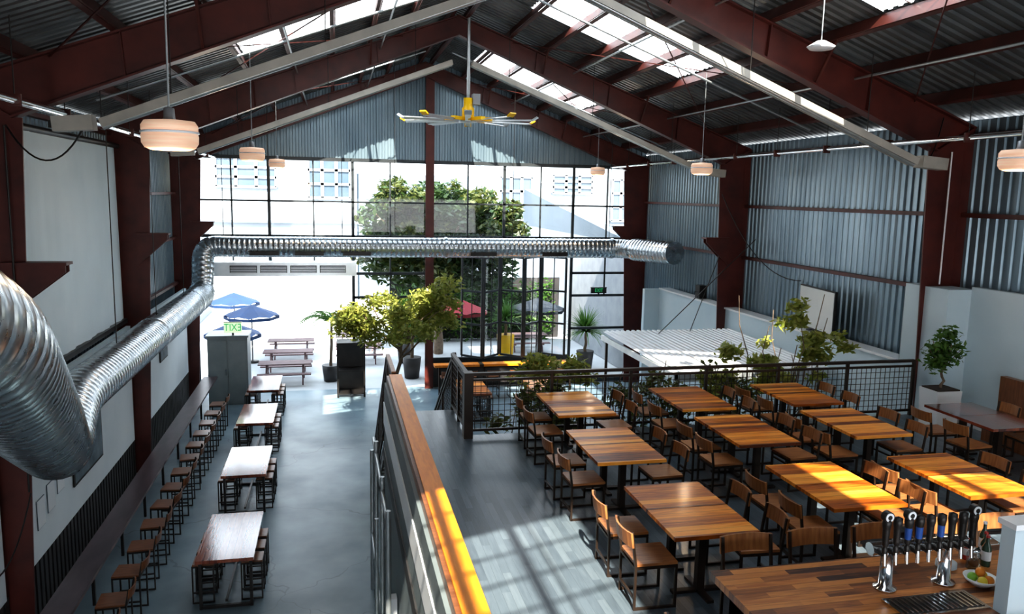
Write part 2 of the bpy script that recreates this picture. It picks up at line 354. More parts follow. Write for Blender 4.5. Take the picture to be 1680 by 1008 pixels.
# ---------------------------------------------------------------- left wall stuff
b=B()
for y0,y1 in ((4.8,12.4),(12.85,20.3),(20.95,27.8)):
    b.box(-4.85,-4.8,y0,y1,0.95,3.7,'panel'); b.box(-4.87,-4.78,y0,y1,3.7,3.78,'white')
    y=y0
    while y<y1: b.box(-4.87,-4.82,y,y+0.12,0,0.95,'slat'); y+=0.2
    b.box(-4.89,-4.87,y0,y1,0,.95,'slat')
b.obj('wainscot_left')
b=B(); n=60
for i in range(n):
    ya=14.3+6.0*i/n; yb=14.3+6.0*(i+1)/n
    xf=lambda y:-4.92+0.02*math.sin(y*5.1)+.012*math.sin(y*13)
    b.add([(xf(ya),ya,3.95),(xf(yb),yb,3.95),(xf(yb+.3),yb,8.0),(xf(ya+.3),ya,8.0)],[(0,1,2,3)],'fabric',True)
b.box(-4.98,-4.84,14.2,20.35,3.86,3.96,'black'); b.tube((-4.9,14.2,8.02),(-4.9,20.4,8.02),.06,'black')
b.obj('projection_screen')
def flat(name,x,y0,y1,z0,z1,k,fk='white',t=0.03,fw=.03):
    b=B(); b.box(x,x+t,y0,y1,z0,z1,fk); b.box(x+t,x+t+.005,y0+fw,y1-fw,z0+fw,z1-fw,k); b.obj(name)
flat('picture_frame',-4.795,15.6,17.5,1.5,3.0,'pict','black',.03,.05)
flat('picture_frame',-4.795,23.4,24.4,2.2,3.2,'pict','black',.03,.05)
for i,(y,z) in enumerate(((13.75,1.45),(14.25,1.55),(14.75,1.7))): flat('paper_notice',-4.795,y,y+.36,z,z+.5,'ceramic','pict',.01,.01)
b=B(); b.box(-4.1,-3.68,2,26.3,1.04,1.1,'ledge'); b.box(-4.1,-4.04,2,26.3,0.92,1.04,'slat')
y=2.5
while y<26: b.beam((-4.05,y,0),(-4.05,y,1.04),.05,.05,'black'); b.beam((-4.05,y,.6),(-3.75,y,1.03),.04,.04,'black'); y+=1.9
b.obj('drink_ledge')
def smoothpath(pts,rad_c,step=0.16):
    pts=[Vector(p) for p in pts]; out=[pts[0]]
    for i in range(1,len(pts)-1):
        a=pts[i-1];c=pts[i];d=pts[i+1]
        da=(a-c).normalized(); dd=(d-c).normalized()
        r=min(rad_c,(a-c).length*.45,(d-c).length*.45)
        p0=c+da*r;p1=c+dd*r
        for k in range(7):
            t=k/6; out.append(p0*(1-t)**2+c*2*t*(1-t)+p1*t*t)
    out.append(pts[-1])
    res=[out[0]]
    for i in range(1,len(out)):
        L=(out[i]-out[i-1]).length; n=max(1,int(round(L/step)))
        for k in range(1,n+1): res.append(out[i-1].lerp(out[i],k/n))
    return res
def duct(pts,r,rc=0.8,step=0.16,mk='steel'):
    P=smoothpath(pts,rc,step); Q=[];Rr=[]
    rf=r if callable(r) else (lambda p:r)
    for i in range(len(P)-1):
        a,c=P[i],P[i+1]; d=c-a; L=d.length
        if L<1e-5: continue
        w=min(.012,L*.2); r0=rf(a)
        for t,rr in ((0,r0),(.5-w/L,r0),(.5,r0+.009),(.5+w/L,r0)):
            Q.append(a+d*t);Rr.append(rr)
    Q.append(P[-1]);Rr.append(rf(P[-1]))
    b=B(); b.sweep(Q,Rr,mk,28)
    return b
b=duct([(-2.45,1.5,7.6),(-2.35,5.8,6.12),(-3.62,11.3,3.55),(-4.02,13.4,3.77),(-4.02,26.2,3.77),(-4.02,26.6,5.28),(-3.0,26.6,5.25),(10.0,26.6,5.25),(10.75,23.8,5.3)],lambda p:.45 if p.y<9 else (.45-.06*(p.y-9)/3 if p.y<12.0 else (.38 if p.y<26 else .33)),0.6)
for x in (-2.6,-1.2,0.3,4.5,7.0): b.box(x,x+.9,26.26,26.3,5.0,5.12,'black')
for y in (16,19.5,23): b.tube((-4.02,y,4.1),(-4.02,y,8.4),.01,'black',6)
for x in (-2,2,6,9.5): b.tube((x,26.6,5.55),(x,26.6,rz(abs(x-CX))-.1),.01,'black',6)
for c,d,r in (((3.7,26.6,5.25),(1,0,0),.36),((9.6,26.6,5.25),(1,0,0),.36),((-4.02,19,3.77),(0,1,0),.4),((-4.02,24,3.77),(0,1,0),.4)):
    c=Vector(c);d=Vector(d); b.sweep([c-d*.04,c+d*.04],r,'steel',24)
b.obj('spiral_duct')
b=B(); b.sweep([(-4.0,27.4,4.5),(.75,27.4,4.5)],.24,'steel',20)
b.box(-4.0,.75,27.1,27.5,4.25,4.7,'alum')
for i in range(4):
    x=-3.3+i*.95; b.box(x,x+.85,27.06,27.1,4.36,4.6,'black')
    for k in range(4): b.box(x+.02,x+.83,27.04,27.07,4.38+k*.055,4.4+k*.055,'alum')
for x in (-3.5,0.3): b.tube((x,27.4,4.6),(x,27.4,8.1),.012,'black',6)
b.obj('air_curtain_unit')
b=B(); b.box(-4.05,-2.8,26.9,27.9,0,2.25,'greybox'); b.box(-4.0,-3.45,26.87,26.9,0.05,2.15,'greybox'); b.box(-3.4,-2.86,26.87,26.9,0.05,2.15,'greybox'); b.box(-3.5,-3.46,26.84,26.87,1.0,1.2,'chrome')
b.box(-4.1,-2.76,26.85,27.95,2.25,2.32,'greybox'); b.obj('utility_cabinet')
def exitsign(x,y,z,w,h,mir,face,txt):
    b=B(); b.box(-w/2,w/2,-.03,.03,-h/2,h/2,face); b.box(-w/2-.02,w/2+.02,-.02,.04,h/2,h/2+.02,'black'); b.box(-.03,.03,-.02,.02,-h/2-.08,-h/2,'black')
    o=b.obj('exit_sign',(x,y,z))
    c=bpy.data.curves.new('exit_text','FONT'); c.body='EXIT'; c.size=h*1.0; c.align_x='CENTER'; c.align_y='CENTER'; c.extrude=.004; c.materials.append(M[txt])
    t=bpy.data.objects.new('exit_text',c); scn.collection.objects.link(t); t.parent=o; t.location=(0,-.036,0); t.rotation_euler=(math.pi/2,0,0); t.scale=((-1 if mir else 1)*.8,1,1)
exitsign(-3.25,27.0,2.57,.55,.34,True,'signw','green')
exitsign(9.75,28.25,3.55,.6,.2,False,'black','green')
# ---------------------------------------------------------------- furniture meshes
def chair_mesh(name,sh,bh,wood,steel='brown',back=True,foot=None,w=.42):
    b=B(); t=.024; hw=w/2
    for s in (-1,1):
        y=s*hw
        b.beam((-hw,y,t/2),(hw,y,t/2),t,t,steel)
        b.beam((hw,y,0),(hw,y,sh),t,t,steel)
        b.beam((-hw,y,0),(-hw-.0,y,sh),t,t,steel)
        b.beam((-hw,y,sh-.02),(hw,y,sh-.02),t,t,steel)
        if back: b.beam((-hw,y,sh),(-hw-.05,y,bh),t,t,steel)
        if foot: b.beam((-hw,y,foot),(hw,y,foot),t,t,steel)
    for x in (-hw,hw): b.beam((x,-hw,sh-.02),(x,hw,sh-.02),t,t,steel)
    if foot: b.beam((hw,-hw,foot),(hw,hw,foot),t,t,steel)
    else: b.beam((-hw,-hw,.12),(-hw,hw,.12),t,t,steel)
    b.box(-hw,hw+.01,-hw-.01,hw+.01,sh,sh+.028,wood)
    if back:
        n=6; h0=bh-.15
        for i in range(n):
            ya=-hw-.02+(w+.04)*i/n; yb=-hw-.02+(w+.04)*(i+1)/n
            ca=-.045*(1-(2*i/n-1)**2); cb=-.045*(1-(2*(i+1)/n-1)**2); x0=-hw-.03
            vs=[(x0+ca,ya,h0),(x0+cb,yb,h0),(x0-.02+cb,yb,bh),(x0-.02+ca,ya,bh)]
            vs+=[(p[0]-.02,p[1],p[2]) for p in vs]
            b.add(vs,[(0,1,2,3),(7,6,5,4),(0,4,5,1),(3,2,6,7),(0,3,7,4),(1,5,6,2)],wood)
    return b.mesh(name)
CH=chair_mesh('dining_chair',.45,.80,'seat')
ST=chair_mesh('bar_stool_back',.74,1.0,'seatdk','black',foot=.3)
BS=chair_mesh('bar_stool',.68,.8,'seatdk','black',back=False,foot=.2,w=.34)
BC=chair_mesh('bar_chair',.72,1.03,'seat','brown',foot=.3,w=.46)
DZ=3.1
def dt_mesh(k='table'):
    b=B(); w,l=.9,.69
    b.box(-w/2,w/2,-l/2,l/2,.715,.755,k)
    b.box(-w/2+.1,w/2-.1,-.03,.03,.68,.715,'brown'); b.box(-.03,.03,-l/2+.1,l/2-.1,.68,.715,'brown')
    b.box(-.04,.04,-.04,.04,.02,.7,'brown')
    b.beam((-.3,0,.015),(.3,0,.015),.07,.03,'brown'); b.beam((0,-.27,.015),(0,.27,.015),.07,.03,'brown')
    return b.mesh('dining_table')
DT=dt_mesh(); DTD=dt_mesh('tabledk')
TB=[(3.62,6.68),(3.58,8.85),(3.68,10.95),(5.6,7.05),(5.68,9.2),(5.68,10.98),(7.35,7.1),(7.5,9.3),(7.6,11.0)]
TB2=[(9.75,9.3)]
rnd=random.Random(3)
for x,y in TB+TB2:
    me=DTD if (x,y) in TB2 else DT
    for k in (0,1): place('dining_table',me,(x,y+.35+.7*k,DZ))
    for k in (0,1):
        yy=y+.36+.68*k
        place('dining_chair',CH,(x-.56+rnd.uniform(-.05,.03),yy-.06+rnd.uniform(-.03,.03),DZ),rnd.uniform(-.06,.06))
        place('dining_chair',CH,(x+.56+rnd.uniform(-.03,.05),yy+rnd.uniform(-.03,.03),DZ),math.pi+rnd.uniform(-.06,.06))
def pub(k='tabledk'):
    b=B(); w,l=.94,2.0
    b.box(-w/2,w/2,-l/2,l/2,.86,.92,k)
    for y in (-l/2+.12,l/2-.12):
        for x in (-w/2+.06,w/2-.06): b.beam((x,y,0),(x,y,.86),.05,.05,'black')
        b.beam((-w/2+.06,y,.84),(w/2-.06,y,.84),.05,.05,'black'); b.beam((-w/2+.06,y,.03),(w/2-.06,y,.03),.05,.05,'black')
    for x in (-w/2+.06,w/2-.06): b.beam((x,-l/2+.12,.84),(x,l/2-.12,.84),.04,.05,'black')
    b.beam((0,-l/2+.12,.12),(0,l/2-.12,.12),.04,.04,'black')
    return b.mesh('pub_table')
PT=pub(); PT2=pub('table')
for x,y,m in ((-1.85,14.3,PT),(-1.97,18.4,PT),(-2.1,22.4,PT),(-2.18,26.0,PT),(4.3,24.6,PT2),(6.6,24.2,PT2)):
    place('pub_table',m,(x,y,0))
    for dy in (-.5,0,.5):
        place('bar_stool',BS,(x-.40,y+dy,0)); place('bar_stool',BS,(x+.40,y+dy,0))
for i in range(15):
    place('bar_stool_back',ST,(-3.38,10.6+.97*i,0),math.pi+rnd.uniform(-.12,.12))
# ---------------------------------------------------------------- deck
b=B()
b.box(1.0,WR-.05,-1.0,12.6,DZ-.25,DZ,'deck'); b.box(1.0,2.15,12.6,14.2,DZ-.25,DZ,'deck')
for x in (3,6,9): b.box(x-.1,x+.1,12.2,12.4,0,DZ-.25,'red')
b.obj('floor_mezzanine')
b=B(); b.box(.78,.98,-1,12.7,0,4.02,'greywall'); b.box(.765,.78,-1,12.7,3.35,3.7,'ceramic'); b.box(.76,.78,-1,12.7,2.75,2.95,'slat'); b.obj('wall_mezzanine')
b=B(); b.box(.86,1.06,-1,12.72,4.02,4.15,'capo'); b.box(.82,.86,-1,12.72,3.98,4.13,'seatdk'); b.obj('railing_cap')
b=B()
for y in (9.4,10.6,12.2,13.6): b.tube((.62,y,0),(.62,y,3.2 if y<13 else 2.6),.035,'pipe')
b.tube((.62,9.4,1.05),(.62,13.6,1.05),.03,'pipe'); b.tube((.54,10.6,0),(.54,10.6,2.6),.03,'pipe')
b.tube((.62,9.4,3.0),(.62,13.0,3.0),.03,'pipe')
for y,z in ((9.8,1.6),(11.2,1.9)): b.box(.66,.76,y,y+.14,z,z+.22,'ceramic')
b.obj('handrail_pipe')
def meshpanel(b,p,q,z0a,z1a,z0b,z1b,step=.1,k='brown',w=.009):
    p=Vector((p[0],p[1],0));q=Vector((q[0],q[1],0)); L=(q-p).length; n=max(2,int(L/step))
    for i in range(n+1):
        t=i/n; c=p.lerp(q,t); a=z0a+(z0b-z0a)*t; e=z1a+(z1b-z1a)*t
        b.beam((c.x,c.y,a),(c.x,c.y,e),w,w,k)
    m=max(2,int((z1a-z0a)/step))
    for j in range(m+1):
        s=j/m; b.beam((p.x,p.y,z0a+(z1a-z0a)*s),(q.x,q.y,z0b+(z1b-z0b)*s),w,w,k)
def railrun(b,p,q,za,zb,npost,h=1.05,cap='brown'):
    P=Vector((p[0],p[1],za));Q=Vector((q[0],q[1],zb))
    for i in range(npost+1):
        c=P.lerp(Q,i/npost); b.beam(c,c+Vector((0,0,h)),.05,.05,'brown')
    b.beam(P+Vector((0,0,h)),Q+Vector((0,0,h)),.07,.05,cap)
    b.beam(P+Vector((0,0,.1)),Q+Vector((0,0,.1)),.04,.04,'brown'); b.beam(P+Vector((0,0,h-.1)),Q+Vector((0,0,h-.1)),.04,.04,'brown')
    meshpanel(b,p,q,za+.1,za+h-.1,zb+.1,zb+h-.1)
b=B(); railrun(b,(2.15,12.55),(10.6,12.55),DZ,DZ,6); railrun(b,(2.12,12.65),(2.12,14.2),DZ,DZ,2)
b.box(2.05,2.2,12.4,12.6,DZ,DZ+1.1,'brown')
b.obj('mesh_railing')
b=B()
for i in range(17):
    z=DZ-.182*(i+1); y=14.2+.27*i; b.box(1.0,2.1,y,y+.28,z-.04,z,'greywall'); b.box(1.0,2.1,y,y+.02,z,z+.14,'slat')
for x in (1.0,2.12): b.beam((x,14.2,DZ-.15),(x,14.2+4.6,-.0+.05),.05,.28,'brown')
railrun(b,(2.16,14.25),(2.16,18.8),DZ,0,3); railrun(b,(.94,12.8),(.94,14.2),DZ,DZ,1,cap='seat'); railrun(b,(.94,14.25),(.94,18.8),DZ,0,3)
b.obj('staircase')
b=B(); b.box(10.72,WR-.2,12.0,13.1,0,5.55,'white'); b.obj('wall_pilaster')
b=B(); b.box(11.2,WR-.17,-2,12.0,DZ,5.6,'white'); b.box(11.14,11.2,-2,12.0,DZ,DZ+.12,'ceramic'); b.obj('wall_partition')
b=B(); b.box(10.95,11.3,13.15,25.3,0,3.95,'white'); b.box(10.4,11.3,25.3,25.5,0,3.95,'white');b.box(10.9,11.3,13.15,25.3,3.95,4.0,'ceramic'); b.obj('wall_low_right')
b=B(); b.box(-.04,.02,-.85,.85,.05,1.05,'black'); b.box(-.05,-.04,-.82,.82,.08,1.02,'screen'); b.box(-.1,.1,-.3,.3,0,.03,'black'); b.box(-.02,.02,-.05,.05,.0,.1,'black')
b.obj('television',(11.08,16.4,4.01),-.12)
b=B(); b.box(-.12,.12,-.15,.15,0,.4,'black'); b.lathe([(.0,0),(.09,0.0)],( -.13,0,.2),'slat'); b.obj('loudspeaker',(11.1,22.5,4.01))
b=B(); corr(b,(7.1,15.3,3.35),(1,0,0),(0,1,.02),3.75,4.8,(0,0,1),'ceramic',.15,.03)
b.box(7.05,10.88,15.25,15.3,3.2,3.36,'alum'); b.box(7.05,7.1,15.25,20.1,3.22,3.36,'alum')
for y in (15.4,19.9): b.beam((7.15,y,0),(7.15,y,3.3),.06,.06,'brown')
b.tube((8.5,19.6,3.45),(11.2,19.6,6.0),.012,'black',6); b.tube((9.5,19.8,3.45),(11.3,21,6.6),.012,'black',6)
b.obj('corrugated_awning')
b=B(); b.box(10.75,11.1,8.4,11.0,DZ,DZ+.45,'seatdk'); b.box(11.02,11.14,8.4,11.0,DZ+.45,DZ+1.1,'seatdk')
b.obj('booth_bench')
def leaves(b,blobs,n,size,k,rg,shell=.5):
    tot=sum(r[0]*r[1]*r[2] for c,r in blobs)
    for c,r in blobs:
        m=int(n*r[0]*r[1]*r[2]/tot)
        for _ in range(m):
            d=Vector((rg.gauss(0,1),rg.gauss(0,1),rg.gauss(0,1))).normalized(); q=(shell+(1-shell)*rg.random())
            p=Vector((c[0]+d.x*r[0]*q,c[1]+d.y*r[1]*q,c[2]+d.z*r[2]*q))
            a=Vector((rg.gauss(0,1),rg.gauss(0,1),rg.gauss(0,.6))).normalized(); e=a.cross(Vector((rg.gauss(0,1),rg.gauss(0,1),rg.gauss(0,1)))).normalized()
            s=size*rg.uniform(.7,1.3)
            b.add([p-a*s,p-e*s*.4+a*s*.1,p+a*s,p+e*s*.4+a*s*.1],[(0,1,2,3)],k)
def branch(b,p,q,r0,r1,k='bark',n=6,wob=.05,rg=random):
    p=Vector(p);q=Vector(q); pts=[];rs=[]
    for i in range(n+1):
        t=i/n; c=p.lerp(q,t)
        if 0<i<n: c+=Vector((rg.uniform(-wob,wob),rg.uniform(-wob,wob),0))
        pts.append(c);rs.append(r0+(r1-r0)*t)
    b.sweep(pts,rs,k,8)
def clusters(cx,cy,cz,rx,ry,rz_,n,s,rg):
    out=[]
    for _ in range(n):
        d=Vector((rg.gauss(0,1),rg.gauss(0,1),rg.gauss(0,1))).normalized()*(rg.random()**.4)
        q=s*rg.uniform(.7,1.3); out.append(((cx+d.x*rx,cy+d.y*ry,cz+d.z*rz_),(q,q,q*.7)))
    return out
rg=random.Random(11)
b=B(); 
b.prism([(-.19,0),(.19,0),(.25,.78),(-.25,.78)],-.22,.22,'ceramic'); b.box(-.22,.22,-.2,.2,.78,.80,'soil')
branch(b,(0,0,.78),(0.02,0,1.2),.025,.02,rg=rg)
for k in range(7):
    an=k*.9; branch(b,(0.02,0,1.15),(.28*math.cos(an),.22*math.sin(an),1.5+.05*(k%3)),.012,.006,n=4,wob=.02,rg=rg)
leaves(b,[((0,0,1.45),(.38,.32,.33)),((-.15,0,1.25),(.27,.25,.2)),((.1,0,1.75),(.22,.2,.17))],1000,.055,'leaf3',rg,.1)
b.obj('potted_ficus',(10.3,11.5,DZ))
# ---------------------------------------------------------------- bar
BZ=DZ+1.07
b=B()
b.box(2.88,6.4,4.1,5.42,BZ-.06,BZ,'bar'); b.box(3.0,6.3,5.0,5.3,DZ,BZ-.06,'seatdk'); b.box(3.0,3.1,4.2,5.3,DZ,BZ-.06,'seatdk')
b.box(3.05,6.3,3.4,4.1,BZ-.2,BZ-.16,'chrome')
b.obj('bar_counter')
b=B(); b.box(-.36,.36,-.13,.13,0,.02,'chrome'); b.box(-.33,.33,-.10,.10,.02,.025,'black')
for i in range(16): b.box(-.325+i*.0418,-.31+i*.0418,-.1,.1,.024,.03,'chrome')
b.obj('drip_tray',(4.28,4.62,BZ))
b=B()
for x in (-.26,.26):
    b.lathe([(.0,0),(.085,0),(.085,.015),(.05,.03),(.045,.28),(.05,.3)],(x,0,0),'chrome')
b.sweep([(-.42,0,.33),(.42,0,.33)],.05,'chrome',16)
for i in range(9):
    x=-.38+.095*i
    b.tube((x,-.04,.33),(x,-.12,.33),.016,'black'); b.tube((x,-.11,.34),(x,-.12,.25),.014,'chrome'); b.lathe([(.02,0),(.022,.03),(.014,.05)],(x,-.11,.345),'black',10)
    hk=('black','black','tapblue','tapblue','black','tapblue','black','black','black')[i]
    b.lathe([(.012,0),(.026,.02),(.024,.05)],(x,-.11,.39),'black',12)
    b.lathe([(.024,.05),(.027,.14)],(x,-.11,.39),hk,12)
    b.lathe([(.027,.14),(.034,.18),(.032,.22),(.0,.235)],(x,-.11,.39),'black',12)
    if i in (0,2,8): b.sweep([(x,-.135,.63),(x,-.09,.63)],.042,'black',16); b.sweep([(x,-.139,.63),(x,-.135,.63)],.034,'ceramic',16); b.sweep([(x,-.141,.63),(x,-.139,.63)],.018,'black',12)
    b.sweep([(x,-.1,.33),(x,.04,.33)],.022,'black',10)
b.obj('beer_tap_tower',(4.34,4.92,BZ))
b=B(); b.lathe([(.0,0),(.06,0),(.11,.04),(.125,.065),(.117,.065),(.06,.015),(0,.012)],(0,0,0),'ceramic'); 
def ball(b,c,r,k,n=10):
    pr=[(r*math.sin(math.pi*i/n),-r*math.cos(math.pi*i/n)) for i in range(n+1)]; b.lathe(pr,c,k,14)
for i,(x,y,k) in enumerate(((-.05,.03,'limef'),(.03,-.05,'orangef'),(.05,.04,'lemonf'),(-.03,-.05,'lemonf'),(0,.01,'orangef'))): ball(b,(x,y,.055+(.045 if i==4 else 0)),.036,k)
b.obj('fruit_bowl',(4.86,4.83,BZ))
b=B(); 
for i in range(6): b.lathe([(0,i*.008),(.07,i*.008),(.08,i*.008+.006),(0,i*.008+.006)],(0,0,0),'ceramic')
b.obj('plate_stack',(4.82,5.14,BZ))
def bottle(x,y,k,h=.26,cap='red2'):
    b=B(); b.lathe([(0,0),(.035,0),(.036,.01),(.036,h*.6),(.014,h*.78),(.013,h*.95)],(0,0,0),k,14); b.lathe([(.016,h*.93),(.016,h),(0,h)],(0,0,0),cap,12)
    b.lathe([(.037,h*.2),(.037,h*.5)],(0,0,0),'ceramic',14); b.obj('sauce_bottle',(x,y,BZ))
bottle(5.16,5.1,'btl'); bottle(5.24,5.2,'btl',.24); bottle(5.1,5.24,'red2',.2,'ceramic'); bottle(5.32,5.3,'btl',.28,'ceramic')
b=B(); b.lathe([(0,0),(.05,0),(.052,.12),(.04,.14),(.04,.15)],(0,0,0),'jar',16); b.lathe([(.043,.145),(.043,.165),(0,.165)],(0,0,0),'chrome',16); ball(b,(0,0,.05),.04,'seatdk'); b.obj('glass_jar',(5.02,5.08,BZ))
b=B(); b.box(4.66,5.25,4.38,4.5,BZ,BZ+.66,'white'); b.box(4.64,5.27,4.36,4.52,BZ+.66,BZ+.70,'ceramic'); b.obj('bar_partition')
for i in range(5): place('bar_chair',BC,(3.55+.66*i,5.78,DZ),-math.pi/2+rnd.uniform(-.08,.08))
place('bar_chair',BC,(2.62,4.75,DZ),.1)
# ---------------------------------------------------------------- lamps
def lamp_mesh(dz):
    b=B()
    b.lathe([(0,0),(.16,.0),(.21,.02),(.235,.06),(.238,.12),(.232,.145)],(0,0,0),'lampwood',28)
    b.lathe([(.232,.143),(.244,.145),(.244,.162),(.234,.164)],(0,0,0),'ceramic',28)
    b.lathe([(.225,.163),(.235,.17),(.236,.21),(.21,.25),(.06,.265)],(0,0,0),'lampwood',28)
    b.lathe([(.06,.26),(.05,.28),(.045,.36),(.02,.37),(0,.37)],(0,0,0),'lamptop',16)
    b.tube((0,0,.36),(0,0,.36+dz),.009,'pipe',8)
    return b.mesh('pendant_lamp')
for x,y,z in ((-1.39,7.6,7.42),(-1.5,16.2,7.62),(-1.6,24.8,7.72),(8.45,25,7.75),(8.0,16.5,7.6),(8.25,8.3,7.5)):
    lo0=place('pendant_lamp',lamp_mesh(rz(abs(x-CX))-.15-z-.36),(x,y,z))
    l=bpy.data.lights.new('bulb','POINT'); l.energy=25; l.color=(1,.75,.5); l.shadow_soft_size=.1; lo=bpy.data.objects.new('bulb_light',l); scn.collection.objects.link(lo); lo.parent=lo0; lo.location=(0,0,-.12)
# ---------------------------------------------------------------- fan
b=B(); 
b.lathe([(0,-.16),(.12,-.16),(.15,-.12),(.15,.16),(.11,.2),(.11,.40),(.0,.40)],(0,0,0),'yellow',20)
b.box(.10,.28,-.1,.1,.25,.5,'lamptop'); b.tube((0,0,.3),(0,0,2.25),.04,'pipe'); b.lathe([(.18,-.1),(.22,-.13),(.22,-.17),(0,-.18)],(0,0,0),'alum',20)
for i in range(10):
    a=2*math.pi*i/10+.15; d=Vector((math.cos(a),math.sin(a),0)); e=Vector((-d.y,d.x,0))
    def pp(r,w,z): return d*r+e*w+Vector((0,0,z))
    vs=[pp(.15,-.06,-.16),pp(.15,.06,-.12),pp(1.62,.07,-.12),pp(1.62,-.07,-.16)]; vs+=[v+Vector((0,0,.018)) for v in vs]
    b.add(vs,[(3,2,1,0),(4,5,6,7),(0,1,5,4),(1,2,6,5),(2,3,7,6),(3,0,4,7)],'alum')
    b.beam(pp(.12,0,-.1),pp(.6,0,-.1),.13,.08,'yellow'); b.beam(pp(1.6,0,-.13),pp(1.72,.0,-.06),.17,.03,'alum' if i%2 else 'yellow')
b.obj('ceiling_fan',(3.2,19.3,8.95))
# ---------------------------------------------------------------- tube heaters
for y in (4.0,12.0,20.0):
    for sgn in (-1,1):
        b=B(); ue=6.2 if sgn<0 else 6.6; P=Vector((CX+sgn*.25,y,10.30)); Q=Vector((CX+sgn*ue,y,10.30-.391*(ue-.25)))
        b.beam(P,Q,.2,.06,'heater'); d=(Q-P).normalized()
        for s in (-1,1): b.beam(P+Vector((0,s*.12,-.04)),Q+Vector((0,s*.12,-.04)),.02,.12,'heater')
        b.tube(P+Vector((0,0,-.08)),Q+Vector((0,0,-.08)),.045,'pipe',10)
        E=Q+Vector((sgn*.1,0,-.03)); b.beam(E,E+Vector((sgn*.5,0,-.04)),.24,.2,'heater'); b.beam(E+Vector((sgn*.5,0,-.04)),E+Vector((sgn*.56,0,-.04)),.1,.1,'black')
        for t in (.15,.5,.85):
            c=P.lerp(Q,t); b.tube(c,(c.x,y,rz(abs(c.x-CX))-.1),.008,'black',6)
        b.obj('tube_heater')
b=B()
b.tube((-3.8,YB+.2,8.12),(-3.8,YE-.4,8.12),.055,'chrome',12); b.tube((10.0,YB+.2,8.14),(10.0,YE-.4,8.14),.045,'chrome',12)
for x,z in ((-.8,9.9),(6.2,10.25),(8.9,9.2),(1.2,10.6)): b.tube((x,YB+.2,z),(x,YE-.3,z),.022,'pipe',8)
for y in (8.0,16.4,24.4):
    for s in (-1,1): b.tube((CX+s*.4,y,rz(.4)-.35),(CX+s*7.4,y,rz(7.4)-.35),.025,'pipe',8)
y=-6
while y<27:
    for x,z in ((-3.8,8.12),(10.0,8.14)):
        b.tube((x,y,z),(x,y,rz(abs(x-CX))-.05),.008,'black',6); b.box(x-.075,x+.075,y-.02,y+.02,z-.075,z+.075,'reddk')
    y+=1.9
b.obj('sprinkler_pipes')
# drooping electric cables on left frame and under the right eave
b=B()
def droop(p,q,s,n=14,r=.012):
    p=Vector(p);q=Vector(q); b.sweep([p.lerp(q,i/n)-Vector((0,0,s*4*(i/n)*(1-i/n))) for i in range(n+1)],r,'black',6)
droop((-4.38,12.4,7.9),(-3.3,12.0,7.85),.45); droop((-4.38,12.4,2.6),(-4.7,11.2,1.9),.5); b.tube((-4.42,12.45,2.6),(-4.42,12.45,7.9),.015,'black')
droop((9.9,12.0,7.8),(10.7,12.5,8.6),.3); droop((10.6,20.5,7.2),(11.3,17.5,5.1),.6); b.tube((10.9,12.45,5.6),(10.9,12.45,8.0),.015,'ceramic')
b.obj('electric_cables')
b=B(); b.box(-.2,.2,-.12,.12,-.14,.14,'lamptop'); b.box(-.16,.16,-.14,-.12,-.1,.1,'ceramic'); b.beam((0,0,.1),(0,0,.5),.03,.03,'black'); b.obj('flood_light',(-2.7,15.2,7.85),.5)
b=B(); b.lathe([(0,0),(.16,0),(.2,.04),(.06,.12),(0,.12)],(0,0,0),'ceramic'); b.tube((0,0,.1),(0,0,.8),.01,'pipe'); b.obj('high_bay_light',(6.9,10.6,9.25))
# ---------------------------------------------------------------- window counter, cabinets
b=B(); b.box(3.4,8.6,27.0,27.4,1.02,1.1,'capo')
for x in (3.6,5.2,6.8,8.4): b.beam((x,27.2,0),(x,27.2,1.02),.07,.07,'brown')
b.box(3.5,8.5,27.3,27.4,.9,1.02,'brown'); b.obj('window_counter')
for i in range(6): place('bar_stool_back',ST,(3.8+.8*i,26.7,0),math.pi/2)
b=B()
for x in (.0,.9):
    for y in (27.3,28.0): b.beam((x+.1,y,0),(x+.1,y,1.9),.06,.06,'black')
b.box(.07,1.03,27.27,28.03,1.85,1.92,'black'); b.box(.1,1.0,27.3,28.0,.1,.14,'black'); b.box(.1,1.0,27.3,28.0,.9,.94,'black'); b.box(.12,.98,27.98,28.0,.1,1.85,'slat')
b.obj('metal_shelf')
# ---------------------------------------------------------------- plants inside
rg=random.Random(5)
b=B(); branch(b,(0,0,0),(.15,0,2.6),.07,.05,rg=rg,wob=.06)
for k in range(11):
    a=k*.8; branch(b,(.15,0,2.2+.06*k),(.15+1.35*math.cos(a),1.1*math.sin(a),3.4+.3*(k%3)),.035,.01,rg=rg,wob=.08)
cl=clusters(.1,0,3.45,1.85,1.3,.8,42,.42,rg)+clusters(1.4,0,4.1,.7,.5,.45,9,.38,rg)+clusters(-1.3,0,3.2,.7,.5,.4,9,.36,rg)
leaves(b,cl,7800,.085,'leaf1',rg,.2)
b.lathe([(0,0),(.4,0),(.5,.25),(.45,.3),(0,.28)],(0,0,0),'soil',16); b.obj('indoor_tree',(1.75,23.2,0))
b=B()
for k in range(22):
    x=rg.uniform(-2.4,2.4); branch(b,(x,rg.uniform(-.2,.2),0),(x+rg.uniform(-.3,.3),rg.uniform(-.3,.3),rg.uniform(2.8,4.1)),.02,.008,rg=rg,wob=.12,n=8)
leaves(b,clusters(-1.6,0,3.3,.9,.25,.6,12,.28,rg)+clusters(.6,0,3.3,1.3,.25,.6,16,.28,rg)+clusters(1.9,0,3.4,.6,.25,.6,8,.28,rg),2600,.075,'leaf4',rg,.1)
leaves(b,[((0,0,2.2),(2.4,.35,.9))],1400,.075,'leaf2',rg,.1)
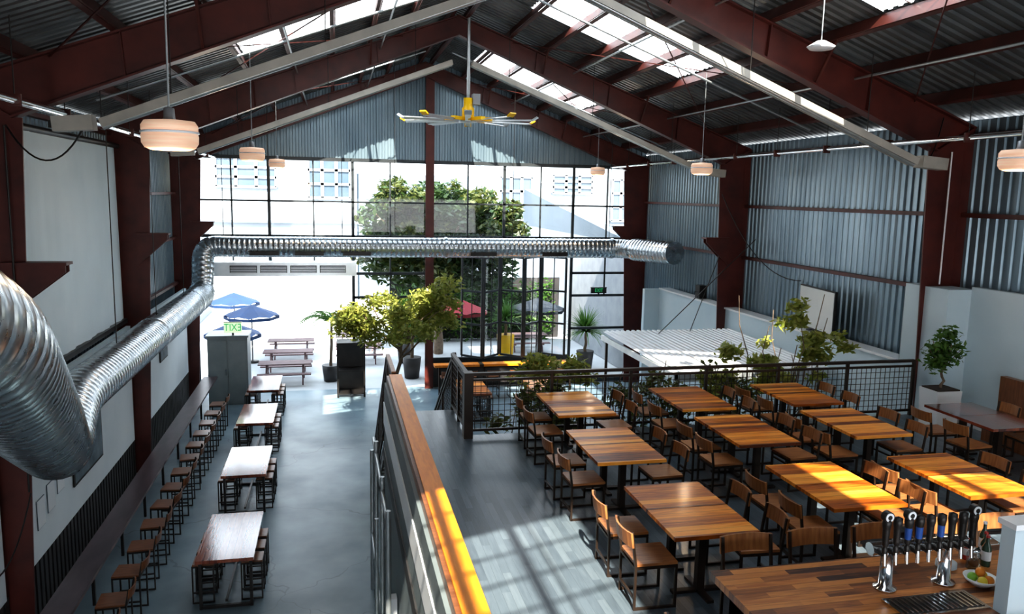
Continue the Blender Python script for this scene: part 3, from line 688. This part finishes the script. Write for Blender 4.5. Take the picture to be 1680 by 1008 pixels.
leaves(b,clusters(-1.3,0,4.0,.9,.2,.45,12,.24,rg)+clusters(1.5,0,3.8,1.0,.2,.35,9,.2,rg),1300,.075,'leaf1',rg,.1)
b.box(-2.6,2.6,-.35,.35,0,.5,'slat'); b.obj('climbing_vine',(5.2,13.35,0))
b=B()
for k in range(14):
    a=rg.uniform(-1.2,1.2); branch(b,(rg.uniform(-.15,.15),0,.4),(a,rg.uniform(-.4,.4),rg.uniform(3.6,5.2)),.025,.008,rg=rg,wob=.12,n=8)
leaves(b,clusters(-.8,0,4.0,.6,.3,.3,8,.22,rg)+clusters(.1,0,4.9,.25,.2,.45,6,.2,rg)+clusters(.8,0,4.15,.6,.3,.3,8,.22,rg)+clusters(0,0,3.6,1.0,.3,.35,10,.22,rg),1700,.09,'leaf1',rg,.1)
b.box(-.5,.5,-.35,.35,0,.5,'slat'); b.obj('potted_shrub',(8.9,14.1,0))
def spiky(name,loc,n,L,k,h=.4,pot='yellow',dr=.5,ph=.8,w0=.035):
    b=B(); b.lathe([(0,0),(.28,0),(.36,ph),(.33,ph),(0,ph-.03)],(0,0,0),pot,16)
    if h>ph: branch(b,(0,0,ph-.05),(0.03,0,h),.07,.05,rg=rg,wob=.02)
    for i in range(n):
        a=rg.uniform(0,6.28); el=rg.uniform(.1,1.3); d=Vector((math.cos(a)*math.cos(el),math.sin(a)*math.cos(el),math.sin(el))); e=Vector((-math.sin(a),math.cos(a),0))
        l=L*rg.uniform(.7,1.1); p0=Vector((0,0,h)); vs=[]
        for t in (0,.35,.7,1):
            c=p0+d*l*t-Vector((0,0,dr*l*t*t*math.cos(el))); w=w0*(1-t)+.004; vs+= [c-e*w,c+e*w]
        b.add(vs,[(0,1,3,2),(2,3,5,4),(4,5,7,6)],k)
    return b.obj(name,loc)
spiky('yucca_plant',(6.7,30.6,0),170,1.2,'leaf3',2.1,'yellow',ph=1.5)
spiky('yucca_plant',(2.9,32.8,0),140,1.2,'leaf3',2.2,'slat')
spiky('yucca_plant',(10.0,30.4,0),260,1.3,'leaf3',1.6,'slat')
spiky('yucca_plant',(2.9,30.0,0),130,1.0,'leaf3',2.0,'slat')
# palm with pinnate fronds
b=B(); b.lathe([(0,0),(.25,0),(.32,.6),(.29,.6),(0,.57)],(0,0,0),'slat',16); branch(b,(0,0,.55),(0.05,0,2.3),.06,.045,rg=rg,wob=.03)
for i in range(13):
    a=i*2.4+.3; el=rg.uniform(.35,1.1); L=1.35; e=Vector((-math.sin(a),math.cos(a),0)); prev=None; pts=[]
    for j in range(9):
        t=j/8; c=Vector((.05,0,2.3))+Vector((math.cos(a)*math.cos(el),math.sin(a)*math.cos(el),math.sin(el)))*L*t-Vector((0,0,.8*t*t)); pts.append(c)
    b.sweep(pts,[.012]*8+[.004],'leaf3',5)
    for j in range(1,9):
        for s in (-1,1):
            for o in (0,.5):
                c=pts[j-1].lerp(pts[j],o+.4) if j<9 else pts[j]; tp=c+e*s*.34*(1-.5*j/8)+(pts[j]-pts[j-1])*.9-Vector((0,0,.08)); m=(c+tp)/2+(pts[j]-pts[j-1]).normalized()*.03
                b.add([c,m+Vector((0,0,.02)),tp,m-(pts[j]-pts[j-1]).normalized()*.05],[(0,1,2,3)],'leaf3')
b.obj('potted_palm',(-.15,29.9,0))
# ---------------------------------------------------------------- outside
b=B(); branch(b,(0,0,0),(.2,0,3.4),.22,.16,rg=rg,wob=.1)
for k in range(9):
    a=k*.7; branch(b,(.2,0,3.1),(3*math.cos(a),2*math.sin(a),5.2+.5*(k%3)),.11,.03,rg=rg,wob=.15)
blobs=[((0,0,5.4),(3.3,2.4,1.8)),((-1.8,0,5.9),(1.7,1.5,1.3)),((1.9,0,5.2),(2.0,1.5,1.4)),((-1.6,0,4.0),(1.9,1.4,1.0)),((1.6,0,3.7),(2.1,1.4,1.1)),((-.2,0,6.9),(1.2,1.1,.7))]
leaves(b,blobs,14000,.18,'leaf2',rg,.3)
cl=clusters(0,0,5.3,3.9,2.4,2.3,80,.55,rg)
leaves(b,cl,8500,.15,'leaf4',rg,.5); leaves(b,cl,3500,.15,'leaf2',rg,.5)  # olive leaves paint the crown's sunlit edges over a darker core
b.obj('patio_tree',(4.5,34.5,0))
b=B(); 
for x in range(3,11): leaves(b,[((x,0,.9),(.7,.45,1.2)),((x+.1,.0,2.2),(.65,.45,.9))],420,.14,'leaf2' if x%2 else 'leaf3',rg,.3)
b.box(2.6,11,.5,.6,0,3.0,'slat'); b.obj('hedge',(0,37.4,0))
b=B(); b.box(-14,1.5,52,54,0,9.6,'facade'); b.box(1.5,9.5,53,54,0,8.2,'facade2'); b.box(9.5,30,52,54,0,10.6,'facade')
for x0,x1,z0,z1 in ((-1.5,1.1,6.6,9.2),(10.8,13.0,5.4,8.2),(18.6,20.6,5.4,8.2),(-7.0,-3.4,7.2,9.0),(14.4,17.2,7.2,8.4)):
    b.box(x0,x1,51.9,52,z0,z1,'winfar')
    for k in range(4): xx=x0+(x1-x0)*k/3; b.box(xx-.1,xx+.1,51.8,51.9,z0,z1,'facade')
    for k in range(4): zz=z0+(z1-z0)*k/3; b.box(x0,x1,51.8,51.9,zz-.08,zz+.08,'facade')
b.box(-14,30,51.7,52,5.0,5.15,'facade2')
b.obj('neighbour_building')
b=B(); b.box(11.5,12.0,29,48,0,5.2,'brick'); b.prism([(29,5.2),(48,5.2),(48,7.4)],11.5,12.0,'facade2','x'); b.box(-7.2,-6.9,29,48,0,5,'facade')
b.obj('courtyard_wall')
def umbrella(x,y,h,r,k,n=8):
    b=B(); b.tube((0,0,0),(0,0,h),.025,'black'); top=Vector((0,0,h+.05)); b.lathe([(0,0),(.25,0),(.25,.06),(0,.07)],(0,0,0),'black')
    for i in range(n):
        a0=2*math.pi*i/n;a1=2*math.pi*(i+1)/n; p=Vector((r*math.cos(a0),r*math.sin(a0),h-.4)); q=Vector((r*math.cos(a1),r*math.sin(a1),h-.4)); m=(p+q)/2+Vector((0,0,.06))
        b.add([top,p,m,q],[(0,1,2,3)],k); b.add([p,q,q-Vector((0,0,.12)),p-Vector((0,0,.12))],[(0,1,2,3)],k)
    b.obj('patio_umbrella',(x,y,0))
umbrella(-3.6,29.8,2.25,1.0,'blue'); umbrella(-3.3,33.6,2.35,1.1,'blue'); umbrella(-4.3,36.4,2.5,1.1,'blue')
umbrella(4.9,30.4,2.9,1.0,'redfab'); umbrella(8.4,32.2,2.7,1.2,'dkfab')
def picnic():
    b=B()
    for k in range(5): b.box(-.95,.95,-.37+k*.15,-.24+k*.15,.71,.75,'picnic')
    for s in (-1,1):
        for k in (0,1): b.box(-.95,.95,s*.72-.13+k*.14,s*.72-.01+k*.14,.42,.46,'picnic')
    for x in (-.65,.65):
        b.beam((x,-.8,.40),(x,.8,.40),.05,.09,'picnic'); b.beam((x,-.33,.69),(x,.33,.69),.05,.06,'picnic')
        for s in (-1,1): b.beam((x,s*.25,.7),(x,s*.6,0.0),.05,.09,'picnic')
    return b.mesh('picnic_table')
PM=picnic()
for x,y in ((-1.8,30.0),(-1.8,32.2),(-1.8,34.6),(1.0,33.2),(1.0,36),(8.6,34.9)): place('picnic_table',PM,(x,y,-.02))
# ---------------------------------------------------------------- light
s=bpy.data.lights.new('sun','SUN'); s.energy=15.0; s.angle=.01; s.color=(1,.93,.80); so=bpy.data.objects.new('sun',s); scn.collection.objects.link(so)
so.rotation_euler=Vector((.15,1,-1.05)).to_track_quat('-Z','Y').to_euler()
w=bpy.data.worlds.new('world'); scn.world=w; w.use_nodes=True; nt=w.node_tree; bg=nt.nodes['Background']
tc=N(nt,'ShaderNodeTexCoord'); sx=N(nt,'ShaderNodeSeparateXYZ'); nt.links.new(tc.outputs['Generated'],sx.inputs[0])
r=ramp(nt,(.95,.97,1.0),(.72,.86,1.0),0.0,0.8); nt.links.new(sx.outputs['Z'],r.inputs[0]); nt.links.new(r.outputs[0],bg.inputs[0]); bg.inputs[1].default_value=3.5
